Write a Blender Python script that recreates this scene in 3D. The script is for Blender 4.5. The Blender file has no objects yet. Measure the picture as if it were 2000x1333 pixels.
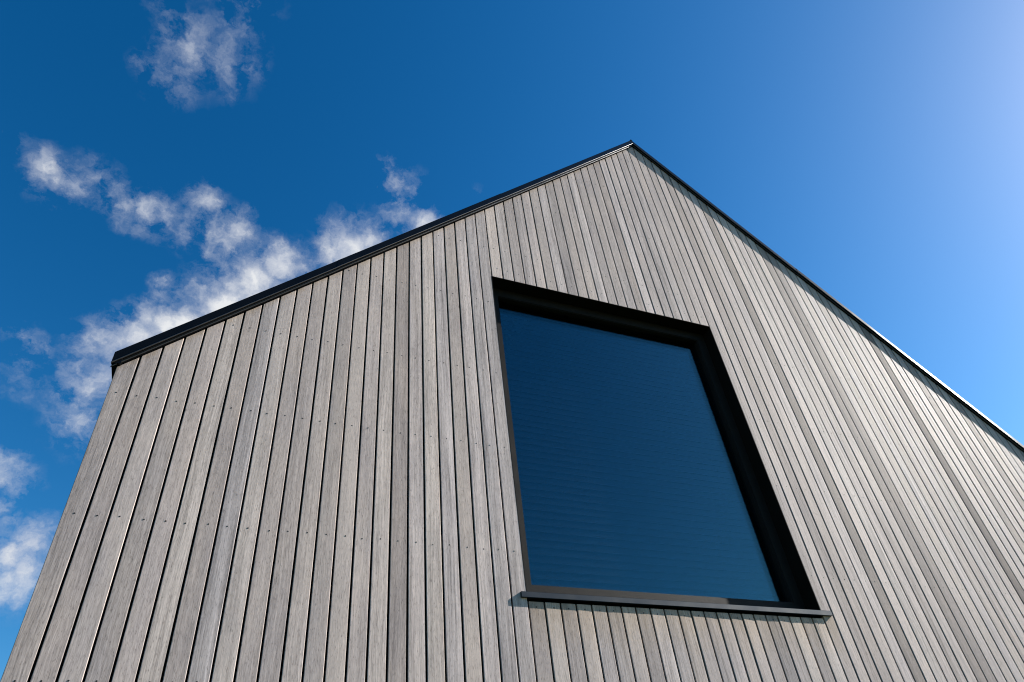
import bpy, bmesh, math, random
from mathutils import Vector, Matrix

random.seed(7)
scene = bpy.context.scene
COL = scene.collection

# ------------------------------------------------------------------ camera
U = 0.09            # cladding module: one board plus its joint, in metres
EYE = 1.5           # camera height above the ground
cam_data = bpy.data.cameras.new("camera")
cam_data.lens = 24.015
cam_data.sensor_width = 36.0
cam_data.clip_start = 0.05
cam_data.clip_end = 5000.0
cam = bpy.data.objects.new("camera", cam_data)
COL.objects.link(cam)
yaw, pitch, roll = math.radians(26.9936), math.radians(41.2787), math.radians(-7.3173)
fw = Vector((math.sin(yaw) * math.cos(pitch), math.cos(yaw) * math.cos(pitch), math.sin(pitch)))
rt = Vector((math.cos(yaw), -math.sin(yaw), 0.0))
up = rt.cross(fw)
r2 = rt * math.cos(roll) + up * math.sin(roll)
u2 = up * math.cos(roll) - rt * math.sin(roll)
m = Matrix((r2, u2, -fw)).transposed().to_4x4()
m.translation = Vector((0.0, -35.134 * U, EYE))
cam.matrix_world = m
scene.camera = cam

# ------------------------------------------------------------------ light and exposure
SUN_DIR = Vector((5.57, -1.0, 3.38)).normalized()      # towards the sun: low, almost along the facade
SUN_EL = math.asin(SUN_DIR.z)
sun_data = bpy.data.lights.new("sun", 'SUN')
sun_data.energy = 5.0
sun_data.angle = math.radians(0.53)
sun_data.color = (1.0, 0.95, 0.88)
sun = bpy.data.objects.new("sun", sun_data)
sun.rotation_euler = SUN_DIR.to_track_quat('Z', 'Y').to_euler()
sun.location = (20, -4, 14)
COL.objects.link(sun)

scene.view_settings.view_transform = 'Standard'
scene.view_settings.look = 'None'
scene.view_settings.gamma = 1.0
scene.view_settings.use_curve_mapping = False
scene.view_settings.exposure = 1.4
scene.render.engine = 'CYCLES'
scene.cycles.filter_width = 1.1
scene.cycles.max_bounces = 6
scene.cycles.transparent_max_bounces = 16
scene.cycles.glossy_bounces = 4
scene.cycles.diffuse_bounces = 3
scene.cycles.use_denoising = True
scene.cycles.denoiser = 'OPENIMAGEDENOISE'
scene.cycles.denoising_input_passes = 'RGB_ALBEDO_NORMAL'
scene.cycles.denoising_prefilter = 'ACCURATE'
scene.cycles.caustics_reflective = False
scene.cycles.caustics_refractive = False
scene.cycles.sample_clamp_indirect = 4.0


class NT:
    """small helper for writing node trees"""
    def __init__(self, tree):
        self.t = tree
        self.n = tree.nodes
        self.l = tree.links

    def new(self, kind, **kw):
        nd = self.n.new(kind)
        for k, v in kw.items():
            setattr(nd, k, v)
        return nd

    def set(self, sock, v):
        if isinstance(v, bpy.types.NodeSocket):
            self.l.new(v, sock)
        elif v is not None:
            sock.default_value = v

    def math(self, op, a, b=None, c=None, clamp=False):
        nd = self.new('ShaderNodeMath', operation=op, use_clamp=clamp)
        for i, v in enumerate((a, b, c)):
            self.set(nd.inputs[i], v)
        return nd.outputs[0]

    def vmath(self, op, a, b=None, scale=None):
        nd = self.new('ShaderNodeVectorMath', operation=op)
        self.set(nd.inputs[0], a)
        self.set(nd.inputs[1], b)
        if scale is not None:
            self.set(nd.inputs[3], scale)
        return nd.outputs[1] if op in ('DISTANCE', 'DOT_PRODUCT', 'LENGTH') else nd.outputs[0]

    def noise(self, vec, scale, detail=4.0, rough=0.5, color=False, dist=0.0):
        nd = self.new('ShaderNodeTexNoise')
        self.set(nd.inputs['Vector'], vec)
        nd.inputs['Scale'].default_value = scale
        nd.inputs['Detail'].default_value = detail
        nd.inputs['Roughness'].default_value = rough
        nd.inputs['Distortion'].default_value = dist
        return nd.outputs['Color'] if color else nd.outputs['Fac']

    def rng(self, v, a, b, c=0.0, d=1.0, smooth=False):
        nd = self.new('ShaderNodeMapRange', interpolation_type='SMOOTHSTEP' if smooth else 'LINEAR')
        self.set(nd.inputs[0], v)
        for i, x in enumerate((a, b, c, d)):
            self.set(nd.inputs[i + 1], x)
        return nd.outputs[0]

    def mix(self, f, a, b, blend='MIX'):
        nd = self.new('ShaderNodeMix', data_type='RGBA', blend_type=blend)
        self.set(nd.inputs['Factor'], f)
        for s, v in (('A', a), ('B', b)):
            sock = [i for i in nd.inputs if i.name == s and i.type == 'RGBA'][0]
            if isinstance(v, tuple) and len(v) == 3:
                v = (*v, 1.0)
            self.set(sock, v)
        return [o for o in nd.outputs if o.type == 'RGBA'][0]

    def ramp(self, f, stops):
        nd = self.new('ShaderNodeValToRGB')
        self.set(nd.inputs[0], f)
        el = nd.color_ramp.elements
        while len(el) < len(stops):
            el.new(0.5)
        for e, (p, c) in zip(el, stops):
            e.position = p
            e.color = (*c, 1.0) if len(c) == 3 else c
        return nd.outputs[0]


# ------------------------------------------------------------------ sky with drifting clouds
# azimuth from north, elevation, angular radius (degrees), thickness of each puff
CLOUDS = (
    (-17.34,59.95,1.39,0.58), (-17.54,57.70,1.53,0.42), (-20.67,57.17,0.81,0.4), (-12.10,60.12,1.79,0.36), (-12.29,62.38,1.56,0.36),
    (-11.27,64.34,1.41,0.36), (-11.39,65.79,1.33,0.36), (-8.82,60.74,0.88,0.4), (-21.17,61.00,1.12,0.3), (-16.07,57.07,0.95,0.35),
    (-10.36,58.04,0.56,0.25), (-16.01,61.35,1.49,0.2), (-27.80,48.49,0.53,0.3), (-26.20,48.41,0.61,0.28), (-23.69,47.76,1.00,0.65),
    (-22.35,47.14,1.11,0.6), (-22.89,46.22,0.88,0.4), (-20.94,47.53,1.13,0.55), (-19.68,48.63,1.15,0.42), (-20.34,49.47,0.52,0.28),
    (-17.73,47.94,1.07,0.55), (-15.98,47.54,1.09,0.6), (-14.63,46.65,0.69,0.33), (-14.04,47.76,1.22,0.65), (-11.98,47.85,1.14,0.65),
    (-9.32,47.27,1.09,0.5), (-8.56,49.89,1.17,0.65), (-9.07,48.55,1.09,0.5), (-7.07,48.42,1.41,0.6), (-4.82,48.71,1.36,0.7),
    (-5.61,47.24,1.13,0.6), (-7.36,46.44,0.89,0.5), (-2.77,49.11,0.77,0.25), (-18.98,43.60,0.49,0.25), (0.49,46.87,1.65,0.9),
    (3.13,47.15,0.96,0.7), (-1.57,45.31,1.74,0.95), (-3.97,44.39,1.71,0.75), (-6.21,44.54,1.19,0.55), (-6.35,43.09,1.49,0.65),
    (-3.90,42.56,1.90,1), (-0.74,43.31,2.34,1), (-10.21,43.20,0.72,0.6), (-9.92,42.27,0.79,0.6), (-6.98,41.66,1.11,0.6),
    (-10.64,40.49,0.99,0.85), (-8.77,40.46,1.37,1), (-6.89,40.88,1.29,1), (-10.67,38.89,1.69,0.9), (-12.27,38.02,1.59,0.8),
    (-13.74,37.31,1.42,0.66), (-15.05,37.64,0.60,0.3), (-11.21,36.99,1.67,0.85), (-12.30,35.57,2.04,0.74), (-13.15,34.21,1.84,0.62),
    (-12.56,32.10,1.59,0.52), (-12.30,30.68,0.92,0.28), (8.20,49.32,1.79,1), (5.98,48.62,1.13,0.9), (10.57,49.90,1.23,0.8),
    (9.40,48.08,2.05,1), (12.33,55.90,0.72,0.42), (13.75,54.88,1.13,0.46), (15.53,54.00,1.14,0.42), (13.83,53.14,1.22,0.46),
    (15.21,52.15,1.32,0.55), (17.02,51.48,1.24,0.75), (9.63,53.12,0.48,0.22), (16.59,55.03,0.65,0.24), (24.70,53.85,0.66,0.16),
    (-20.02,36.89,0.68,0.35), (-18.87,36.52,0.82,0.45), (-17.88,35.83,0.95,0.5), (-18.03,34.84,1.01,0.38), (-17.63,33.63,1.13,0.3),
    (-16.23,27.50,1.27,0.7), (-15.09,27.00,1.01,0.6), (-14.40,26.69,0.68,0.4), (-15.43,25.63,1.02,0.5), (-14.46,24.82,0.72,0.3),
    (-12.74,23.71,1.37,0.8), (-13.80,23.02,1.42,0.85), (-11.95,24.41,0.74,0.5), (-12.60,22.10,1.49,0.8), (-13.47,21.40,1.46,0.7),
    (-12.43,20.43,0.99,0.35), (-17.18,24.61,2.01,0.85), (-16.72,21.52,2.22,0.9), (-24.25,33.12,1.97,0.55), (-22.71,27.48,2.44,0.8),
    (-30.05,43.55,1.68,0.5), (-17.93,65.77,1.91,0.4), (-30.84,35.17,2.30,0.7),
)
world = bpy.data.worlds.new("World")
scene.world = world
world.use_nodes = True
W = NT(world.node_tree)
W.n.clear()
wout = W.new('ShaderNodeOutputWorld')
SKY_STRENGTH = 0.055
bg_clear = W.new('ShaderNodeBackground')
bg_cloud = W.new('ShaderNodeBackground')
for b_ in (bg_clear, bg_cloud):
    b_.inputs['Strength'].default_value = SKY_STRENGTH
sky = W.new('ShaderNodeTexSky', sky_type='NISHITA')
sky.sun_disc = False
sky.sun_elevation = SUN_EL
sky.sun_rotation = math.atan2(SUN_DIR.x, SUN_DIR.y)
sky.altitude = 0.0
sky.air_density = 1.0
sky.dust_density = 0.43
sky.ozone_density = 1.0
direction = W.new('ShaderNodeTexCoord').outputs['Generated']
hs = W.new('ShaderNodeHueSaturation')
hs.inputs['Saturation'].default_value = 1.47
hs.inputs['Hue'].default_value = 0.493
hs.inputs['Value'].default_value = 0.88
W.l.new(sky.outputs[0], hs.inputs['Color'])
gm = W.new('ShaderNodeGamma')
gm.inputs['Gamma'].default_value = 1.2
W.l.new(hs.outputs[0], gm.inputs['Color'])
sky_col = gm.outputs[0]

w1 = W.vmath('SUBTRACT', W.noise(direction, 13.0, 2.0, 0.5, color=True), (0.5, 0.5, 0.5))
w2 = W.vmath('SUBTRACT', W.noise(direction, 55.0, 5.0, 0.62, color=True), (0.5, 0.5, 0.5))
warped = W.vmath('ADD', direction, W.vmath('SCALE', w1, scale=0.022))
warped = W.vmath('ADD', warped, W.vmath('SCALE', w2, scale=0.020))
acc = None
for az, el, rad, amp in CLOUDS:
    a, e = math.radians(az), math.radians(el)
    c = (math.sin(a) * math.cos(e), math.cos(a) * math.cos(e), math.sin(e))
    dist = W.vmath('DISTANCE', warped, c)
    val = W.math('MULTIPLY_ADD', dist, -amp / (math.radians(rad) * 2.0), amp)
    acc = W.math('MAXIMUM', val, 0.0) if acc is None else W.math('SMOOTH_MAX', acc, val, 0.12)
warped2 = W.vmath('ADD', W.vmath('MULTIPLY', direction, (1.0, 0.75, 1.35)), W.vmath('SCALE', w2, scale=0.035))
fine = W.noise(warped2, 27.0, 8.0, 0.60)
wisp = W.math('MULTIPLY', W.math('SUBTRACT', fine, 0.53), W.rng(W.math('ABSOLUTE', W.math('SUBTRACT', acc, 0.35)), 0.0, 0.6, 1.0, 0.35))
wisp = W.math('MULTIPLY', wisp, W.math('MULTIPLY', acc, 6.0, clamp=True))
dens = W.math('MULTIPLY_ADD', wisp, 2.3, acc)
alpha = W.math('MULTIPLY', W.rng(dens, 0.06, 0.95, 0.0, 1.0), W.rng(acc, 0.05, 0.72, 0.26, 1.0))
shade = W.math('MULTIPLY_ADD', W.noise(direction, 15.0, 4.0, 0.5), 0.55, W.math('MULTIPLY', dens, 0.62))
cloud_col = W.ramp(shade, ((0.30, (0.42, 0.50, 0.70)), (0.88, (0.93, 0.95, 0.98))))
cloud_col = W.vmath('SCALE', cloud_col, scale=6.0)
W.l.new(W.mix(alpha, sky_col, cloud_col), bg_cloud.inputs['Color'])
W.l.new(sky_col, bg_clear.inputs['Color'])
# all the puffs lie inside one wide cone of sky; elsewhere it is clear
near = W.math('GREATER_THAN', W.vmath('DOT_PRODUCT', direction, (-0.179, 0.716, 0.675)), 0.84)
pick = W.new('ShaderNodeMixShader')
W.set(pick.inputs[0], near)
W.l.new(bg_clear.outputs[0], pick.inputs[1])
W.l.new(bg_cloud.outputs[0], pick.inputs[2])
W.l.new(pick.outputs[0], wout.inputs[0])


# ------------------------------------------------------------------ helpers for objects
def tag(o, label=None, cat=None, group=None, kind=None):
    for k, v in (('label', label), ('category', cat), ('group', group), ('kind', kind)):
        if v:
            o[k] = v
    return o


def link_mesh(name, bm, mat, parent=None, smooth=False):
    bmesh.ops.recalc_face_normals(bm, faces=bm.faces[:])
    me = bpy.data.meshes.new(name)
    bm.to_mesh(me)
    bm.free()
    if smooth:
        for p in me.polygons:
            p.use_smooth = True
    me.materials.append(mat)
    o = bpy.data.objects.new(name, me)
    COL.objects.link(o)
    if parent:
        o.parent = parent
    return o


def add_box(bm, x0, x1, y0, y1, z0, z1):
    v = [bm.verts.new((x, y, z)) for x in (x0, x1) for y in (y0, y1) for z in (z0, z1)]
    for f in ((0, 1, 3, 2), (4, 6, 7, 5), (0, 4, 5, 1), (2, 3, 7, 6), (0, 2, 6, 4), (1, 5, 7, 3)):
        bm.faces.new([v[i] for i in f])


def add_loft(bm, rings, caps=True):
    """rings: lists of points with the same count, joined one to the next"""
    vr = [[bm.verts.new(p) for p in r] for r in rings]
    n = len(vr[0])
    for a, b in zip(vr, vr[1:]):
        for i in range(n):
            bm.faces.new((a[i], a[(i + 1) % n], b[(i + 1) % n], b[i]))
    if caps:
        bm.faces.new(vr[0][::-1])
        bm.faces.new(vr[-1])


def bevel(bm, w, seg=2):
    bmesh.ops.bevel(bm, geom=bm.edges[:], offset=w, segments=seg, affect='EDGES', profile=0.6)


def Z(z):
    return EYE + z * U


# ------------------------------------------------------------------ materials
def new_mat(name):
    mt = bpy.data.materials.new(name)
    mt.use_nodes = True
    N = NT(mt.node_tree)
    N.n.clear()
    out = N.new('ShaderNodeOutputMaterial')
    bsdf = N.new('ShaderNodeBsdfPrincipled')
    N.l.new(bsdf.outputs[0], out.inputs[0])
    return mt, N, bsdf, out


def wood_material():
    mt, N, b, out = new_mat("weathered_hardwood")
    info = N.new('ShaderNodeObjectInfo')
    obj = N.new('ShaderNodeTexCoord').outputs['Object']
    rnd = info.outputs['Random']
    off = N.new('ShaderNodeCombineXYZ')
    N.set(off.inputs[0], N.math('MULTIPLY', rnd, 37.0))
    N.set(off.inputs[1], N.math('MULTIPLY', rnd, 91.0))
    N.set(off.inputs[2], N.math('MULTIPLY', rnd, 53.0))
    p = N.vmath('ADD', obj, off.outputs[0])
    # wandering grain: the streaks bend slowly along the board
    bend = N.vmath('SUBTRACT', N.noise(N.vmath('MULTIPLY', p, (1.0, 1.0, 1.0)), 1.3, 2.0, 0.5, color=True), (0.5, 0.5, 0.5))
    p = N.vmath('ADD', p, N.vmath('MULTIPLY', bend, (0.05, 0.0, 0.0)))
    rnd2 = N.math('FRACT', N.math('MULTIPLY', rnd, 17.31))
    rnd3 = N.math('FRACT', N.math('MULTIPLY', rnd, 71.77))
    broad = N.noise(N.vmath('MULTIPLY', p, (1.0, 1.0, 0.035)), 34.0, 3.0, 0.55)
    streak = N.noise(N.vmath('MULTIPLY', p, (1.0, 1.0, 0.014)), 125.0, 3.0, 0.6)
    fibre = N.noise(N.vmath('MULTIPLY', p, (1.0, 1.0, 0.07)), 300.0, 3.0, 0.65)
    pores = N.noise(N.vmath('MULTIPLY', p, (1.0, 1.0, 0.20)), 230.0, 3.0, 0.65)
    cloudy = N.noise(N.vmath('MULTIPLY', p, (1.0, 1.0, 0.3)), 6.0, 4.0, 0.6)
    # how strongly this board shows its stripes
    amp = N.rng(rnd2, 0.0, 1.0, 0.25, 1.0)
    tone = N.math('MULTIPLY', N.math('SUBTRACT', broad, 0.5), N.math('MULTIPLY', amp, 1.1))
    tone = N.math('ADD', tone, N.math('MULTIPLY', N.math('SUBTRACT', streak, 0.5), N.math('MULTIPLY', amp, 1.5)))
    tone = N.math('MULTIPLY_ADD', N.math('SUBTRACT', fibre, 0.5), 1.25, tone)
    tone = N.math('MULTIPLY_ADD', N.math('SUBTRACT', cloudy, 0.5), 0.55, tone)
    tone = N.math('ADD', tone, 1.0)
    pore_mask = N.rng(pores, 0.44, 0.30, 0.0, 0.45)
    tone = N.math('MULTIPLY', tone, N.math('SUBTRACT', 1.0, pore_mask))
    tone = N.math('MULTIPLY', tone, N.rng(rnd3, 0.0, 1.0, 0.86, 1.08))
    colr = N.mix(N.rng(cloudy, 0.3, 0.7), (0.438, 0.374, 0.360), (0.466, 0.388, 0.350))
    colr = N.mix(N.rng(rnd2, 0.55, 1.0, 0.0, 0.55), colr, (0.416, 0.370, 0.370))
    colr = N.mix(N.rng(rnd3, 0.72, 1.0, 0.0, 0.5), colr, (0.445, 0.374, 0.328))
    # silvering has not reached the sheltered tops: tan stains under the verge and below the sill
    pos = N.new('ShaderNodeSeparateXYZ')
    N.set(pos.inputs[0], N.new('ShaderNodeNewGeometry').outputs['Position'])
    slope = N.math('ABSOLUTE', N.math('SUBTRACT', pos.outputs[0], 37.58 * U))
    below = N.math('SUBTRACT', N.math('SUBTRACT', Z(71.2), slope), pos.outputs[2])
    ragged = N.math('MULTIPLY_ADD', N.math('SUBTRACT', N.noise(p, 55.0, 4.0, 0.7), 0.5), 0.10, below)
    stain = N.rng(ragged, 0.0, 0.055, 0.75, 0.0)
    stain = N.math('MULTIPLY', stain, N.rng(N.noise(p, 14.0, 3.0, 0.6), 0.35, 0.62, 0.15, 1.0))
    under = N.math('SUBTRACT', Z(14.6), pos.outputs[2])
    under_r = N.math('MULTIPLY_ADD', N.math('SUBTRACT', N.noise(N.vmath('MULTIPLY', p, (1, 1, 0.3)), 40.0, 4.0, 0.7), 0.5), 0.35, under)
    st2 = N.rng(under_r, 0.02, 0.26, 0.65, 0.0)
    st2 = N.math('MULTIPLY', st2, N.rng(under, -0.02, 0.0, 0.0, 1.0))
    inwin = N.math('MULTIPLY', N.math('GREATER_THAN', pos.outputs[0], 16.8 * U), N.math('LESS_THAN', pos.outputs[0], 39.6 * U))
    st2 = N.math('MULTIPLY', st2, inwin)
    stain = N.math('MAXIMUM', stain, st2, clamp=True)
    colr = N.mix(stain, colr, (0.40, 0.30, 0.215))
    # a few small knots and drip marks
    vor = N.new('ShaderNodeTexVoronoi')
    N.set(vor.inputs['Vector'], N.vmath('MULTIPLY', p, (1.0, 0.0, 0.62)))
    vor.inputs['Scale'].default_value = 7.0
    vor.inputs['Randomness'].default_value = 1.0
    sep = N.new('ShaderNodeSeparateColor')
    N.set(sep.inputs[0], vor.outputs['Color'])
    knot = N.math('MULTIPLY', N.rng(vor.outputs['Distance'], 0.055, 0.015, 0.0, 1.0),
                  N.math('GREATER_THAN', sep.outputs[0], 0.86))
    tone = N.math('MULTIPLY', tone, N.math('MULTIPLY_ADD', knot, -0.5, 1.0))
    val = N.new('ShaderNodeCombineColor')
    for i in range(3):
        N.set(val.inputs[i], tone)
    base = N.mix(1.0, colr, val.outputs[0], 'MULTIPLY')
    base = N.mix(1.0, base, info.outputs['Color'], 'MULTIPLY')
    N.set(b.inputs['Base Color'], base)
    N.set(b.inputs['Roughness'], N.rng(fibre, 0.3, 0.7, 0.60, 0.80))
    sheen = N.new('ShaderNodeSeparateColor')
    N.set(sheen.inputs[0], info.outputs['Color'])
    N.set(b.inputs['Specular IOR Level'], N.math('MULTIPLY', N.math('POWER', sheen.outputs[0], 2.0), 0.11))
    bump = N.new('ShaderNodeBump')
    bump.inputs['Strength'].default_value = 0.22
    bump.inputs['Distance'].default_value = 0.0012
    N.set(bump.inputs['Height'], N.math('MULTIPLY_ADD', fibre, 0.7, streak))
    N.set(b.inputs['Normal'], bump.outputs[0])
    return mt


def metal_material(name, col, rough, spec=0.5, speck=0.0, metallic=0.0, wave=0.0):
    mt, N, b, out = new_mat(name)
    obj = N.new('ShaderNodeTexCoord').outputs['Object']
    dirt = N.noise(obj, 5.0, 6.0, 0.65)
    fine = N.noise(obj, 900.0, 2.0, 0.5)
    f = N.math('MULTIPLY_ADD', N.math('SUBTRACT', dirt, 0.5), 0.7, 1.0)
    f = N.math('MULTIPLY_ADD', N.math('SUBTRACT', fine, 0.5), 0.5, f)
    v = N.new('ShaderNodeCombineColor')
    for i in range(3):
        N.set(v.inputs[i], f)
    N.set(b.inputs['Base Color'], N.mix(1.0, (*col, 1.0), v.outputs[0], 'MULTIPLY'))
    N.set(b.inputs['Roughness'], N.rng(dirt, 0.3, 0.7, rough * 0.88, rough * 1.12))
    b.inputs['Specular IOR Level'].default_value = spec
    b.inputs['Metallic'].default_value = metallic
    h = None
    if speck:
        grit = N.noise(obj, 420.0, 3.0, 0.7)
        h, strength, dist = grit, speck, 0.0012
    if wave:
        h, strength, dist = N.noise(N.vmath('MULTIPLY', obj, (1, 1, 1)), 3.0, 2.0, 0.5), wave, 0.01
    if h is not None:
        bump = N.new('ShaderNodeBump')
        bump.inputs['Strength'].default_value = strength
        bump.inputs['Distance'].default_value = dist
        N.set(bump.inputs['Height'], h)
        N.set(b.inputs['Normal'], bump.outputs[0])
    return mt


def glass_material():
    mt, N, b, out = new_mat("coated_glazing")
    N.n.remove(b)
    tr = N.new('ShaderNodeBsdfTransparent')
    tr.inputs[0].default_value = (0.80, 0.86, 0.90, 1.0)
    gl = N.new('ShaderNodeBsdfGlossy')
    gl.inputs['Roughness'].default_value = 0.0
    gl.inputs['Color'].default_value = (0.46, 0.86, 0.86, 1.0)
    obj = N.new('ShaderNodeTexCoord').outputs['Object']
    bump = N.new('ShaderNodeBump')
    bump.inputs['Strength'].default_value = 0.02
    bump.inputs['Distance'].default_value = 0.01
    N.set(bump.inputs['Height'], N.noise(obj, 1.6, 1.0, 0.4))
    N.set(gl.inputs['Normal'], bump.outputs[0])
    fr = N.new('ShaderNodeFresnel')
    back = N.new('ShaderNodeNewGeometry').outputs['Backfacing']
    N.set(fr.inputs['IOR'], N.rng(back, 0.0, 1.0, 1.52, 1.0 / 1.52))
    mx = N.new('ShaderNodeMixShader')
    N.set(mx.inputs[0], fr.outputs[0])
    N.l.new(tr.outputs[0], mx.inputs[1])
    N.l.new(gl.outputs[0], mx.inputs[2])
    N.l.new(mx.outputs[0], out.inputs[0])
    return mt


def ground_material():
    mt, N, b, out = new_mat("lawn")
    pos = N.new('ShaderNodeNewGeometry').outputs['Position']
    a = N.noise(pos, 0.35, 6.0, 0.6)
    c = N.noise(pos, 60.0, 4.0, 0.7)
    col = N.mix(a, (0.030, 0.050, 0.014), (0.060, 0.075, 0.026))
    N.set(b.inputs['Base Color'], N.mix(N.rng(c, 0.3, 0.7), col, (0.022, 0.034, 0.010)))
    b.inputs['Roughness'].default_value = 0.9
    bump = N.new('ShaderNodeBump')
    bump.inputs['Strength'].default_value = 0.8
    bump.inputs['Distance'].default_value = 0.03
    N.set(bump.inputs['Height'], c)
    N.set(b.inputs['Normal'], bump.outputs[0])
    return mt


WOOD = wood_material()
TRIM = metal_material("black_coated_steel", (0.003, 0.0033, 0.004), 0.27, 0.14, wave=0.02)
DRIP = metal_material("polished_drip_edge", (0.012, 0.012, 0.013), 0.24, 0.7)
LINING = metal_material("dark_brown_lining", (0.010, 0.0078, 0.0066), 0.6, 0.06)
FRAME = metal_material("textured_frame_coating", (0.0155, 0.0148, 0.0142), 0.5, 0.07, speck=0.6)
SILL = metal_material("charcoal_sill_coating", (0.009, 0.0095, 0.0105), 0.33, 0.5, speck=0.1)
MEMBRANE = metal_material("black_breather_membrane", (0.006, 0.006, 0.007), 0.9, 0.1)
SCREW = metal_material("dark_steel_screw", (0.012, 0.011, 0.011), 0.40, 0.4)
BLIND = metal_material("charcoal_blind_slat", (0.007, 0.0077, 0.0084), 0.45, 0.4)
ROOM = metal_material("room_plaster", (0.30, 0.29, 0.27), 0.9, 0.2)
GLASS = glass_material()

# ------------------------------------------------------------------ the ground
bm = bmesh.new()
bmesh.ops.create_grid(bm, x_segments=8, y_segments=8, size=2000.0)
ground = link_mesh("ground", bm, ground_material())
tag(ground, "dark mown lawn spreading away around the house", "lawn", kind="structure")

# ------------------------------------------------------------------ the house
XL, XC, XR = -7.15 * U, 37.58 * U, 82.31 * U      # gable: left edge, ridge line, right edge
DEPTH = 9.0                                       # how far the house runs back
Z0 = 0.22                                         # foot of the cladding
RIDGE = 71.2                                      # apex of the board line (in modules above the eye)
WX0, WX1, WZ0, WZ1 = 16.80 * U, 38.73 * U, Z(15.1), Z(41.55)    # window opening

house = bpy.data.objects.new("house", None)
COL.objects.link(house)
house.location = (XC, 0, 0)
tag(house, "steep gabled house clad in silvered vertical timber with black metal roof edges", "house")


def part(name, bm, mat, parent=house, origin=None, smooth=False):
    """link a part whose bmesh is in world coordinates; origin becomes its own pivot"""
    o_ = Vector(origin or (0, 0, 0))
    for v in bm.verts:
        v.co -= o_
    ob = link_mesh(name, bm, mat, smooth=smooth)
    pw = Vector((0, 0, 0))
    q = parent
    while q:
        pw += q.location
        q = q.parent
    ob.location = o_ - pw
    ob.parent = parent
    return ob


def roof_z(x, h):
    """height of the line h modules above the eye at the ridge, falling at 45 degrees"""
    return Z(h) - abs(x - XC)


# dark wall behind the boards, with the window hole left open
HX0, HX1, HZ0, HZ1 = WX0 - 0.02, WX1 + 0.02, WZ0 - 0.02, WZ1 + 0.02
bm = bmesh.new()
Y0, Y1 = 0.030, 0.26
top = RIDGE + 0.1


def wall_prism(pts):
    add_loft(bm, [[(x, Y0, z) for x, z in pts], [(x, Y1, z) for x, z in pts]])


xa, xb = XL + 0.024, XR - 0.024
wall_prism([(xa, Z0), (HX0, Z0), (HX0, roof_z(HX0, top)), (xa, roof_z(xa, top))])
wall_prism([(HX0, Z0), (HX1, Z0), (HX1, HZ0), (HX0, HZ0)])
wall_prism([(HX0, HZ1), (HX1, HZ1), (HX1, roof_z(HX1, top)), (XC, Z(top)), (HX0, roof_z(HX0, top))]
           if HX1 > XC else [(HX0, HZ1), (HX1, HZ1), (HX1, roof_z(HX1, top)), (HX0, roof_z(HX0, top))])
wall_prism([(HX1, Z0), (xb, Z0), (xb, roof_z(xb, top)), (HX1, roof_z(HX1, top))])
part("wall_membrane", bm, MEMBRANE)

# rear gable, right-hand and left-hand walls behind the cladding
bm = bmesh.new()
pts = [(xa, Z0), (xb, Z0), (xb, roof_z(xb, top)), (XC, Z(top)), (xa, roof_z(xa, top))]
add_loft(bm, [[(x, DEPTH - 0.25, z) for x, z in pts], [(x, DEPTH, z) for x, z in pts]])
part("rear_wall", bm, MEMBRANE)
bm = bmesh.new()
add_box(bm, xa, xa + 0.2, 0.262, DEPTH - 0.252, Z0, roof_z(xa, top) - 0.02)
part("side_wall", bm, MEMBRANE)
bm = bmesh.new()
add_box(bm, xb - 0.2, xb, 0.262, DEPTH - 0.252, Z0, roof_z(xb, top) - 0.02)
part("side_wall", bm, MEMBRANE)
bm = bmesh.new()
add_box(bm, XL + 0.04, XR - 0.04, 0.04, DEPTH - 0.04, -0.05, Z0 - 0.004)
part("plinth", bm, metal_material("plinth_concrete", (0.25, 0.245, 0.235), 0.85, 0.3))
bm = bmesh.new()
add_box(bm, xa + 0.21, xb - 0.21, 0.27, DEPTH - 0.26, Z(9.0) - 0.25, Z(9.0))
part("upper_floor", bm, ROOM)

# joints between boards, measured along the facade in modules
JOINTS = [-6.16, -5.17, -4.19, -3.19, -2.21, -1.21, -0.22, 0.77, 1.77, 2.76, 3.76, 4.75, 5.75, 6.75, 7.74, 8.74,
          9.76, 10.77, 11.78, 12.79, 13.79, 14.80, 15.80, 16.80, 17.83, 18.85, 19.87, 20.89, 21.88, 22.89, 23.90,
          24.92, 25.93, 26.92, 27.90, 28.88, 29.86, 30.84, 31.81, 32.78, 33.76, 34.75, 35.74, 36.70, 37.70, 38.73,
          39.70, 40.69, 41.68, 42.69, 43.70, 44.73, 45.76, 46.78, 47.79, 48.80, 49.82, 50.85, 51.87, 52.89, 53.91]
while JOINTS[-1] + 1.03 < 82.31 - 0.8:
    JOINTS.append(JOINTS[-1] + 1.012)
EDGES = [-7.15] + JOINTS + [82.31]

# boards that weathered darker or lighter than their neighbours, by their place along the facade (in modules)
TONES = {45.2: .70, 49.3: .80, 51.4: .74, 52.4: .74, 61.5: .52, 57.5: .9, 66.0: .80, 70.0: .76, 56.4: .92, 59.5: .93, 64.5: 1.08, 43.2: 1.06, 40.2: 1.05, 13.3: .84, 9.2: .9,
         3.3: .88, -6.7: .86, -1.7: .95, 5.3: .9, 31.3: .86, 24.4: .88, 34.2: .9, 41.2: .9, 47.3: 1.06, 53.4: 1.08,
         55.5: 1.08, 58.5: 1.07, 63.5: 1.05}

FRONT = {}


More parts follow.
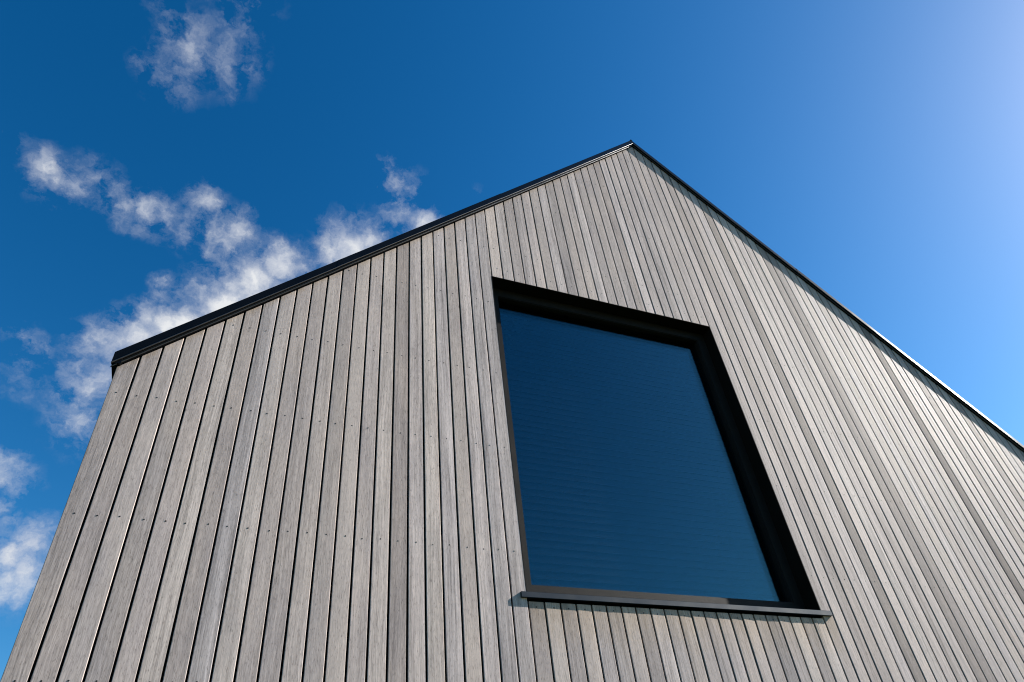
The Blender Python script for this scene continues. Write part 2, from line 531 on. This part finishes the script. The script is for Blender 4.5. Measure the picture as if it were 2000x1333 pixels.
def plank_profile(w, tilt, camber, y):
    """outline of one board seen from above: crowned face with rounded arrises"""
    r, h, t = 0.0026, w / 2, 0.021
    face = lambda s: y - camber * (1 - s * s) + tilt * s
    pts = []
    for k in range(4):
        a = math.pi / 2 * k / 3
        pts.append((-h + r - r * math.cos(a), face(-1) + r - r * math.sin(a)))
    for s in (-0.55, 0.0, 0.55):
        pts.append((s * h, face(s)))
    for k in range(4):
        a = math.pi / 2 * k / 3
        pts.append((h - r + r * math.sin(a), face(1) + r - r * math.cos(a)))
    pts += [(h - 0.0045, t), (-h + 0.0045, t)]
    return pts, face


def add_plank(x0, x1, zb, ztop, y=0.0, tint=1.0):
    """ztop: None for the raking roof line, else a level top"""
    w = x1 - x0
    xc = (x0 + x1) / 2
    tilt = 0.00035 + random.uniform(-0.0006, 0.0007)
    camber = random.uniform(0.0000, 0.0004)
    yy = y + random.uniform(-0.0007, 0.0007)
    prof, face = plank_profile(w, tilt, camber, yy)
    bm = bmesh.new()
    low = [(px, py, 0.0) for px, py in prof]
    if ztop is None:
        high = [(px, py, roof_z(xc + px, RIDGE) - zb) for px, py in prof]
    else:
        high = [(px, py, ztop - zb) for px, py in prof]
    # a kink in the top only for the board under the ridge
    add_loft(bm, [low, high])
    o = link_mesh("plank", bm, WOOD, parent=house)
    o.location = Vector((xc, 0, zb)) - house.location
    tone = random.choice((1.0, 1.0, 0.97, 1.03, 0.94, 1.05, 0.9)) * tint
    o.color = (tone, tone, tone, 1.0)
    return xc, face(0.0), zb, (roof_z(xc, RIDGE) if ztop is None else ztop)


GAP = 0.0092
boards = []
for a, b in zip(EDGES, EDGES[1:]):
    x0 = a * U + (GAP / 2 if a > -7.1 else 0.0)
    x1 = b * U - (GAP / 2 if b < 82.2 else 0.0)
    mid = (a + b) / 2
    tint = 1.0
    for k, v in TONES.items():
        if a < k < b:
            tint = v
    if 16.7 < mid < 38.8:
        if abs(a - 16.8) < 0.01:
            x0 = WX0 + GAP / 2
        boards.append(add_plank(x0, x1, WZ1 + 0.004, None, 0.0, tint))
        boards.append(add_plank(x0, x1, Z0, Z(14.50), 0.0012, tint * random.uniform(0.94, 1.04)))
    else:
        if abs(b - 16.8) < 0.01:
            x1 = WX0 - 0.004
        if abs(a - 38.73) < 0.01:
            x0 = WX1 + 0.004
        boards.append(add_plank(x0, x1, Z0, None, 0.0, tint))

# boards of the left-hand wall, round the corner
prof, _ = plank_profile(U - GAP, 0.0003, 0.0002, 0.0)
bm = bmesh.new()
add_loft(bm, [[(px, py, 0.0) for px, py in prof], [(px, py, Z(26.0) - Z0) for px, py in prof]])
side = link_mesh("plank", bm, WOOD, parent=house)
n = int((DEPTH - 0.03) / U)
for i in range(n):
    o = side if i == 0 else side.copy()
    if i:
        COL.objects.link(o)
        o.parent = house
    o.rotation_euler = (0, 0, -math.pi / 2)
    o.location = Vector((XL + 0.001, 0.0235 + U * (i + 0.5), Z0)) - house.location
    tone = random.uniform(0.88, 1.04)
    o.color = (tone, tone, tone, 1.0)

# screw heads in rows along the battens (too small to pick apart one by one)
ROWS = [-12.0, -5.0, 2.5, 10.0, 17.47, 24.77, 31.16, 38.47, 45.2, 53.06, 60.35, 67.4]
bm = bmesh.new()


def add_screw(x, y, z, r=0.0038, h=0.0010):
    n = 8
    rings = []
    for rr, d in ((r, 0.0008), (r, -h * 0.5), (r * 0.62, -h), (r * 0.3, -h * 0.55)):
        rings.append([(x + rr * math.cos(2 * math.pi * k / n), y + d, z + rr * math.sin(2 * math.pi * k / n)) for k in range(n)])
    add_loft(bm, rings)


for xc, yf, zb, zt in boards:
    rows = [Z(r) for r in ROWS]
    if zb > Z0 + 1:
        rows.append(Z(42.63))
    elif zt < Z(15):
        rows.append(Z(14.2))
    for zr in rows:
        if zb + 0.04 < zr < zt - 0.02 or zr in (Z(14.2),) and zt < Z(15):
            add_screw(xc + random.uniform(-0.006, 0.006), yf, zr + random.uniform(-0.004, 0.004), h=random.uniform(0.0006, 0.0015))
tag(part("screws", bm, SCREW), kind="stuff")

# ------------------------------------------------------------------ roof and its black metal edges
H0, H1 = 71.62, 72.38            # lower and upper edge of the verge face (modules above the eye at the ridge)
YV = -0.0225                     # how far the verge stands out from the boards
EL, ER = -7.45 * U, 82.61 * U    # where the verges stop at the eaves


def sweep(bm, prof, xs):
    """prof: (y, height in metres above the H0 line); swept down the slope with upright cuts"""
    rings = []
    for x in xs:
        base = Z(H0) - abs(x - XC)
        rings.append([(x, y, base + h) for y, h in prof])
    add_loft(bm, rings)


FH = (H1 - H0) * U
verge_profile = [(YV, FH - 0.002), (YV + 0.002, FH), (0.16, FH), (0.16, 0.001), (-0.008, 0.001), (-0.008, -0.004),
                 (YV + 0.001, -0.0055), (YV - 0.0035, -0.004), (YV - 0.0045, -0.001), (YV - 0.0005, 0.007)]
under_profile = [(-0.0105, -0.008), (0.022, -0.008), (0.022, -0.026), (-0.006, -0.026), (-0.0105, -0.0235), (-0.0105, -0.0195),
                 (-0.0065, -0.018)]


def lengths(x_eave, cuts):
    xs = [x_eave] + cuts + [XC]
    return list(zip(xs, xs[1:]))


for k, (p, q) in enumerate(lengths(EL, [4.4 * U, 18.6 * U]) + lengths(ER, [62.5 * U, 55.2 * U])):
    dy, dh = (0.0, -0.0011, 0.0005, 0.0, -0.001, 0.0006)[k], (0.0, 0.0010, -0.0006, 0.0, 0.0009, 0.0)[k]
    s = 1 if q > p else -1
    bm = bmesh.new()
    p2 = p - (0.012 * s if k % 3 else 0)
    sweep(bm, [(y + dy if y < 0.1 else y - dy * 3, h + dh) for y, h in verge_profile], (p2, q))
    vt = part("verge_trim", bm, TRIM, origin=((p + q) / 2, YV, Z(H0) - abs((p + q) / 2 - XC)))
    bm = bmesh.new()
    sweep(bm, [(y + dy * 1.5, h - dh) for y, h in under_profile], (p if k % 3 else p + 0.03 * s, q))
    part("soffit_strip", bm, TRIM, parent=vt, origin=((p + q) / 2, 0, Z(H0) - abs((p + q) / 2 - XC)))

    # rolled drip edges under the face and under the strip behind it
    for cy, ch, rr in ((YV - 0.001, -0.004, 0.0052), (-0.0105, -0.0225, 0.0042)):
        bead = [(cy + dy + rr * math.cos(2 * math.pi * i / 16), ch + dh + rr * math.sin(2 * math.pi * i / 16)) for i in range(16)]
        bm = bmesh.new()
        sweep(bm, bead, (p2 + 0.002 * s, q))
        part("drip_edge", bm, DRIP, parent=vt, origin=((p + q) / 2, 0, Z(H0) - abs((p + q) / 2 - XC)))

# eaves edging running back along both long sides
for s, xe in ((-1, XL), (1, XR)):
    xo = EL if s < 0 else ER
    bm = bmesh.new()
    zt = roof_z(xo, H1)
    sec = [(xo, zt - 0.004), (xo, zt - 0.062), (xo - s * 0.006, zt - 0.068), (xe - s * 0.015, zt - 0.068), (xe - s * 0.015, zt - 0.004)]
    add_loft(bm, [[(x, YV + 0.003, z) for x, z in sec], [(x, DEPTH + 0.02, z) for x, z in sec]])
    part("eaves_trim", bm, TRIM)

# standing-seam roof, one sheet for each slope
for s, xo in ((-1, EL), (1, ER)):
    bm = bmesh.new()
    th = 0.05
    za, zc = roof_z(xo, H1) + 0.003, Z(H1) + 0.003
    add_loft(bm, [[(xo, 0.06, za), (xo, 0.06, za - th), (xo, DEPTH, za - th), (xo, DEPTH, za)],
                  [(XC, 0.06, zc), (XC, 0.06, zc - th), (XC, DEPTH, zc - th), (XC, DEPTH, zc)]])
    for i in range(int(DEPTH / 0.5)):
        y = 0.35 + 0.5 * i
        add_loft(bm, [[(xo, y, za - 0.001), (xo, y + 0.02, za - 0.001), (xo, y + 0.02, za + 0.03), (xo, y, za + 0.03)],
                      [(XC, y, zc - 0.001), (XC, y + 0.02, zc - 0.001), (XC, y + 0.02, zc + 0.03), (XC, y, zc + 0.03)]])
    part("roof", bm, TRIM, origin=((xo + XC) / 2, DEPTH / 2, (za + zc) / 2))
bm = bmesh.new()
zt = Z(H1)
sec = [(XC - 0.014, zt - 0.018), (XC - 0.014, zt - 0.004), (XC, zt + 0.010), (XC + 0.014, zt - 0.004), (XC + 0.014, zt - 0.018)]
add_loft(bm, [[(x, YV - 0.001, z) for x, z in sec], [(x, DEPTH, z) for x, z in sec]])
part("ridge_cap", bm, TRIM)

# ------------------------------------------------------------------ the window
FY = 0.108                                   # the frame sits this deep in the opening
FI = dict(x0=17.69 * U, x1=37.86 * U, z0=Z(15.97), z1=Z(40.68))
bm = bmesh.new()
FB = FY + 0.072
for x0, x1, z0, z1 in ((WX0 - 0.01, FI['x0'], WZ0 - 0.01, WZ1 + 0.01), (FI['x1'], WX1 + 0.01, WZ0 - 0.01, WZ1 + 0.01),
                       (FI['x0'], FI['x1'], WZ0 - 0.01, FI['z0']), (FI['x0'], FI['x1'], FI['z1'], WZ1 + 0.01)):
    add_box(bm, x0, x1, FY, FB, z0, z1)
window = part("window", bm, FRAME, origin=((WX0 + WX1) / 2, FY, WZ0))
window["label"] = "large fixed window set deep in a black reveal"
# glazing beads round the pane
g = 0.006
for name, box in (("glazing_bead", (FI['x0'], FI['x0'] + g, FI['z0'], FI['z1'])), ("glazing_bead", (FI['x1'] - g, FI['x1'], FI['z0'], FI['z1'])),
                  ("glazing_bead", (FI['x0'] + g, FI['x1'] - g, FI['z0'], FI['z0'] + g)), ("glazing_bead", (FI['x0'] + g, FI['x1'] - g, FI['z1'] - g, FI['z1']))):
    bm = bmesh.new()
    add_box(bm, box[0], box[1], FY + 0.006, 0.1498, box[2], box[3])
    part(name, bm, FRAME, parent=window)
for y in (0.150, 0.170):
    bm = bmesh.new()
    add_box(bm, FI['x0'] + 0.001, FI['x1'] - 0.001, y, y + 0.004, FI['z0'] + 0.001, FI['z1'] - 0.001)
    part("pane", bm, GLASS, parent=window, origin=((WX0 + WX1) / 2, y, WZ0))
# dark lining of the reveal
for name, b in (("reveal_lining", (WX0 - 0.0035, WX0, -0.0005, FY - 0.001, WZ0 - 0.02, WZ1 + 0.0035)),
                ("reveal_lining", (WX1, WX1 + 0.0035, -0.0005, FY - 0.001, WZ0 - 0.02, WZ1 + 0.0035)),
                ("reveal_lining", (WX0 + 0.0002, WX1 - 0.0002, -0.0005, FY - 0.001, WZ1, WZ1 + 0.0033))):
    bm = bmesh.new()
    add_box(bm, *b)
    part(name, bm, LINING, parent=window)
# the sill: sloping top, square nose, standing just proud of the boards
bm = bmesh.new()
ys = -0.0140
sec = [(ys, Z(14.68)), (ys, Z(15.00)), (ys + 0.002, Z(15.00) + 0.0006), (FY - 0.002, Z(15.00) + 0.010), (FY - 0.002, Z(14.83)), (0.004, Z(14.70)), (0.004, Z(14.68))]
add_loft(bm, [[(x, y, z) for y, z in sec] for x in (16.37 * U, 39.50 * U)])
bmesh.ops.bevel(bm, geom=[e for e in bm.edges if all(v.co.y < 0 for v in e.verts)], offset=0.0012, segments=2, affect='EDGES')
part("sill", bm, SILL, parent=window, origin=((WX0 + WX1) / 2, 0, Z(15)))

# ------------------------------------------------------------------ the blind behind the glass
BX0, BX1 = WX0 + 0.03, WX1 - 0.03
blind = bpy.data.objects.new("venetian_blind", None)
COL.objects.link(blind)
blind.location = ((BX0 + BX1) / 2, 0.225, WZ0)
tag(blind, "closed dark horizontal slat blind hanging behind the window glass", "blind")
bm = bmesh.new()
hw, L = 0.026, (BX1 - BX0) / 2
ang = math.radians(80)
sec = [(-hw, 0.0032)]                      # rolled lip that catches the light
for k in range(5):
    s = -0.93 + 0.4825 * k
    sec.append((s * hw, 0.0012 * (1 - s * s)))
sec += [(a, b - 0.0007) for a, b in sec[::-1]]
sec = [(a * math.cos(ang) - b * math.sin(ang), a * math.sin(ang) + b * math.cos(ang)) for a, b in sec]
add_loft(bm, [[(x, y, z) for y, z in sec] for x in (-L, L)])
slat = link_mesh("slat", bm, BLIND, parent=blind)
pitch_z = 0.0478
n = int((WZ1 - WZ0) / pitch_z) - 1
for i in range(n):
    o = slat if i == 0 else slat.copy()
    if i:
        COL.objects.link(o)
        o.parent = blind
    o.location = (0, 0, 0.05 + pitch_z * i)
bm = bmesh.new()
add_box(bm, -L, L, -0.028, 0.028, 0.0, 0.02)
link_mesh("bottom_rail", bm, BLIND, parent=blind)
bm = bmesh.new()
add_box(bm, -L, L, -0.03, 0.03, WZ1 - WZ0 - 0.03, WZ1 - WZ0 + 0.02)
link_mesh("head_rail", bm, BLIND, parent=blind)
for x in (-0.62 * L, 0.0, 0.62 * L):
    bm = bmesh.new()
    add_box(bm, x - 0.001, x + 0.001, 0.031, 0.033, 0.005, WZ1 - WZ0)
    link_mesh("ladder_cord", bm, BLIND, parent=blind)
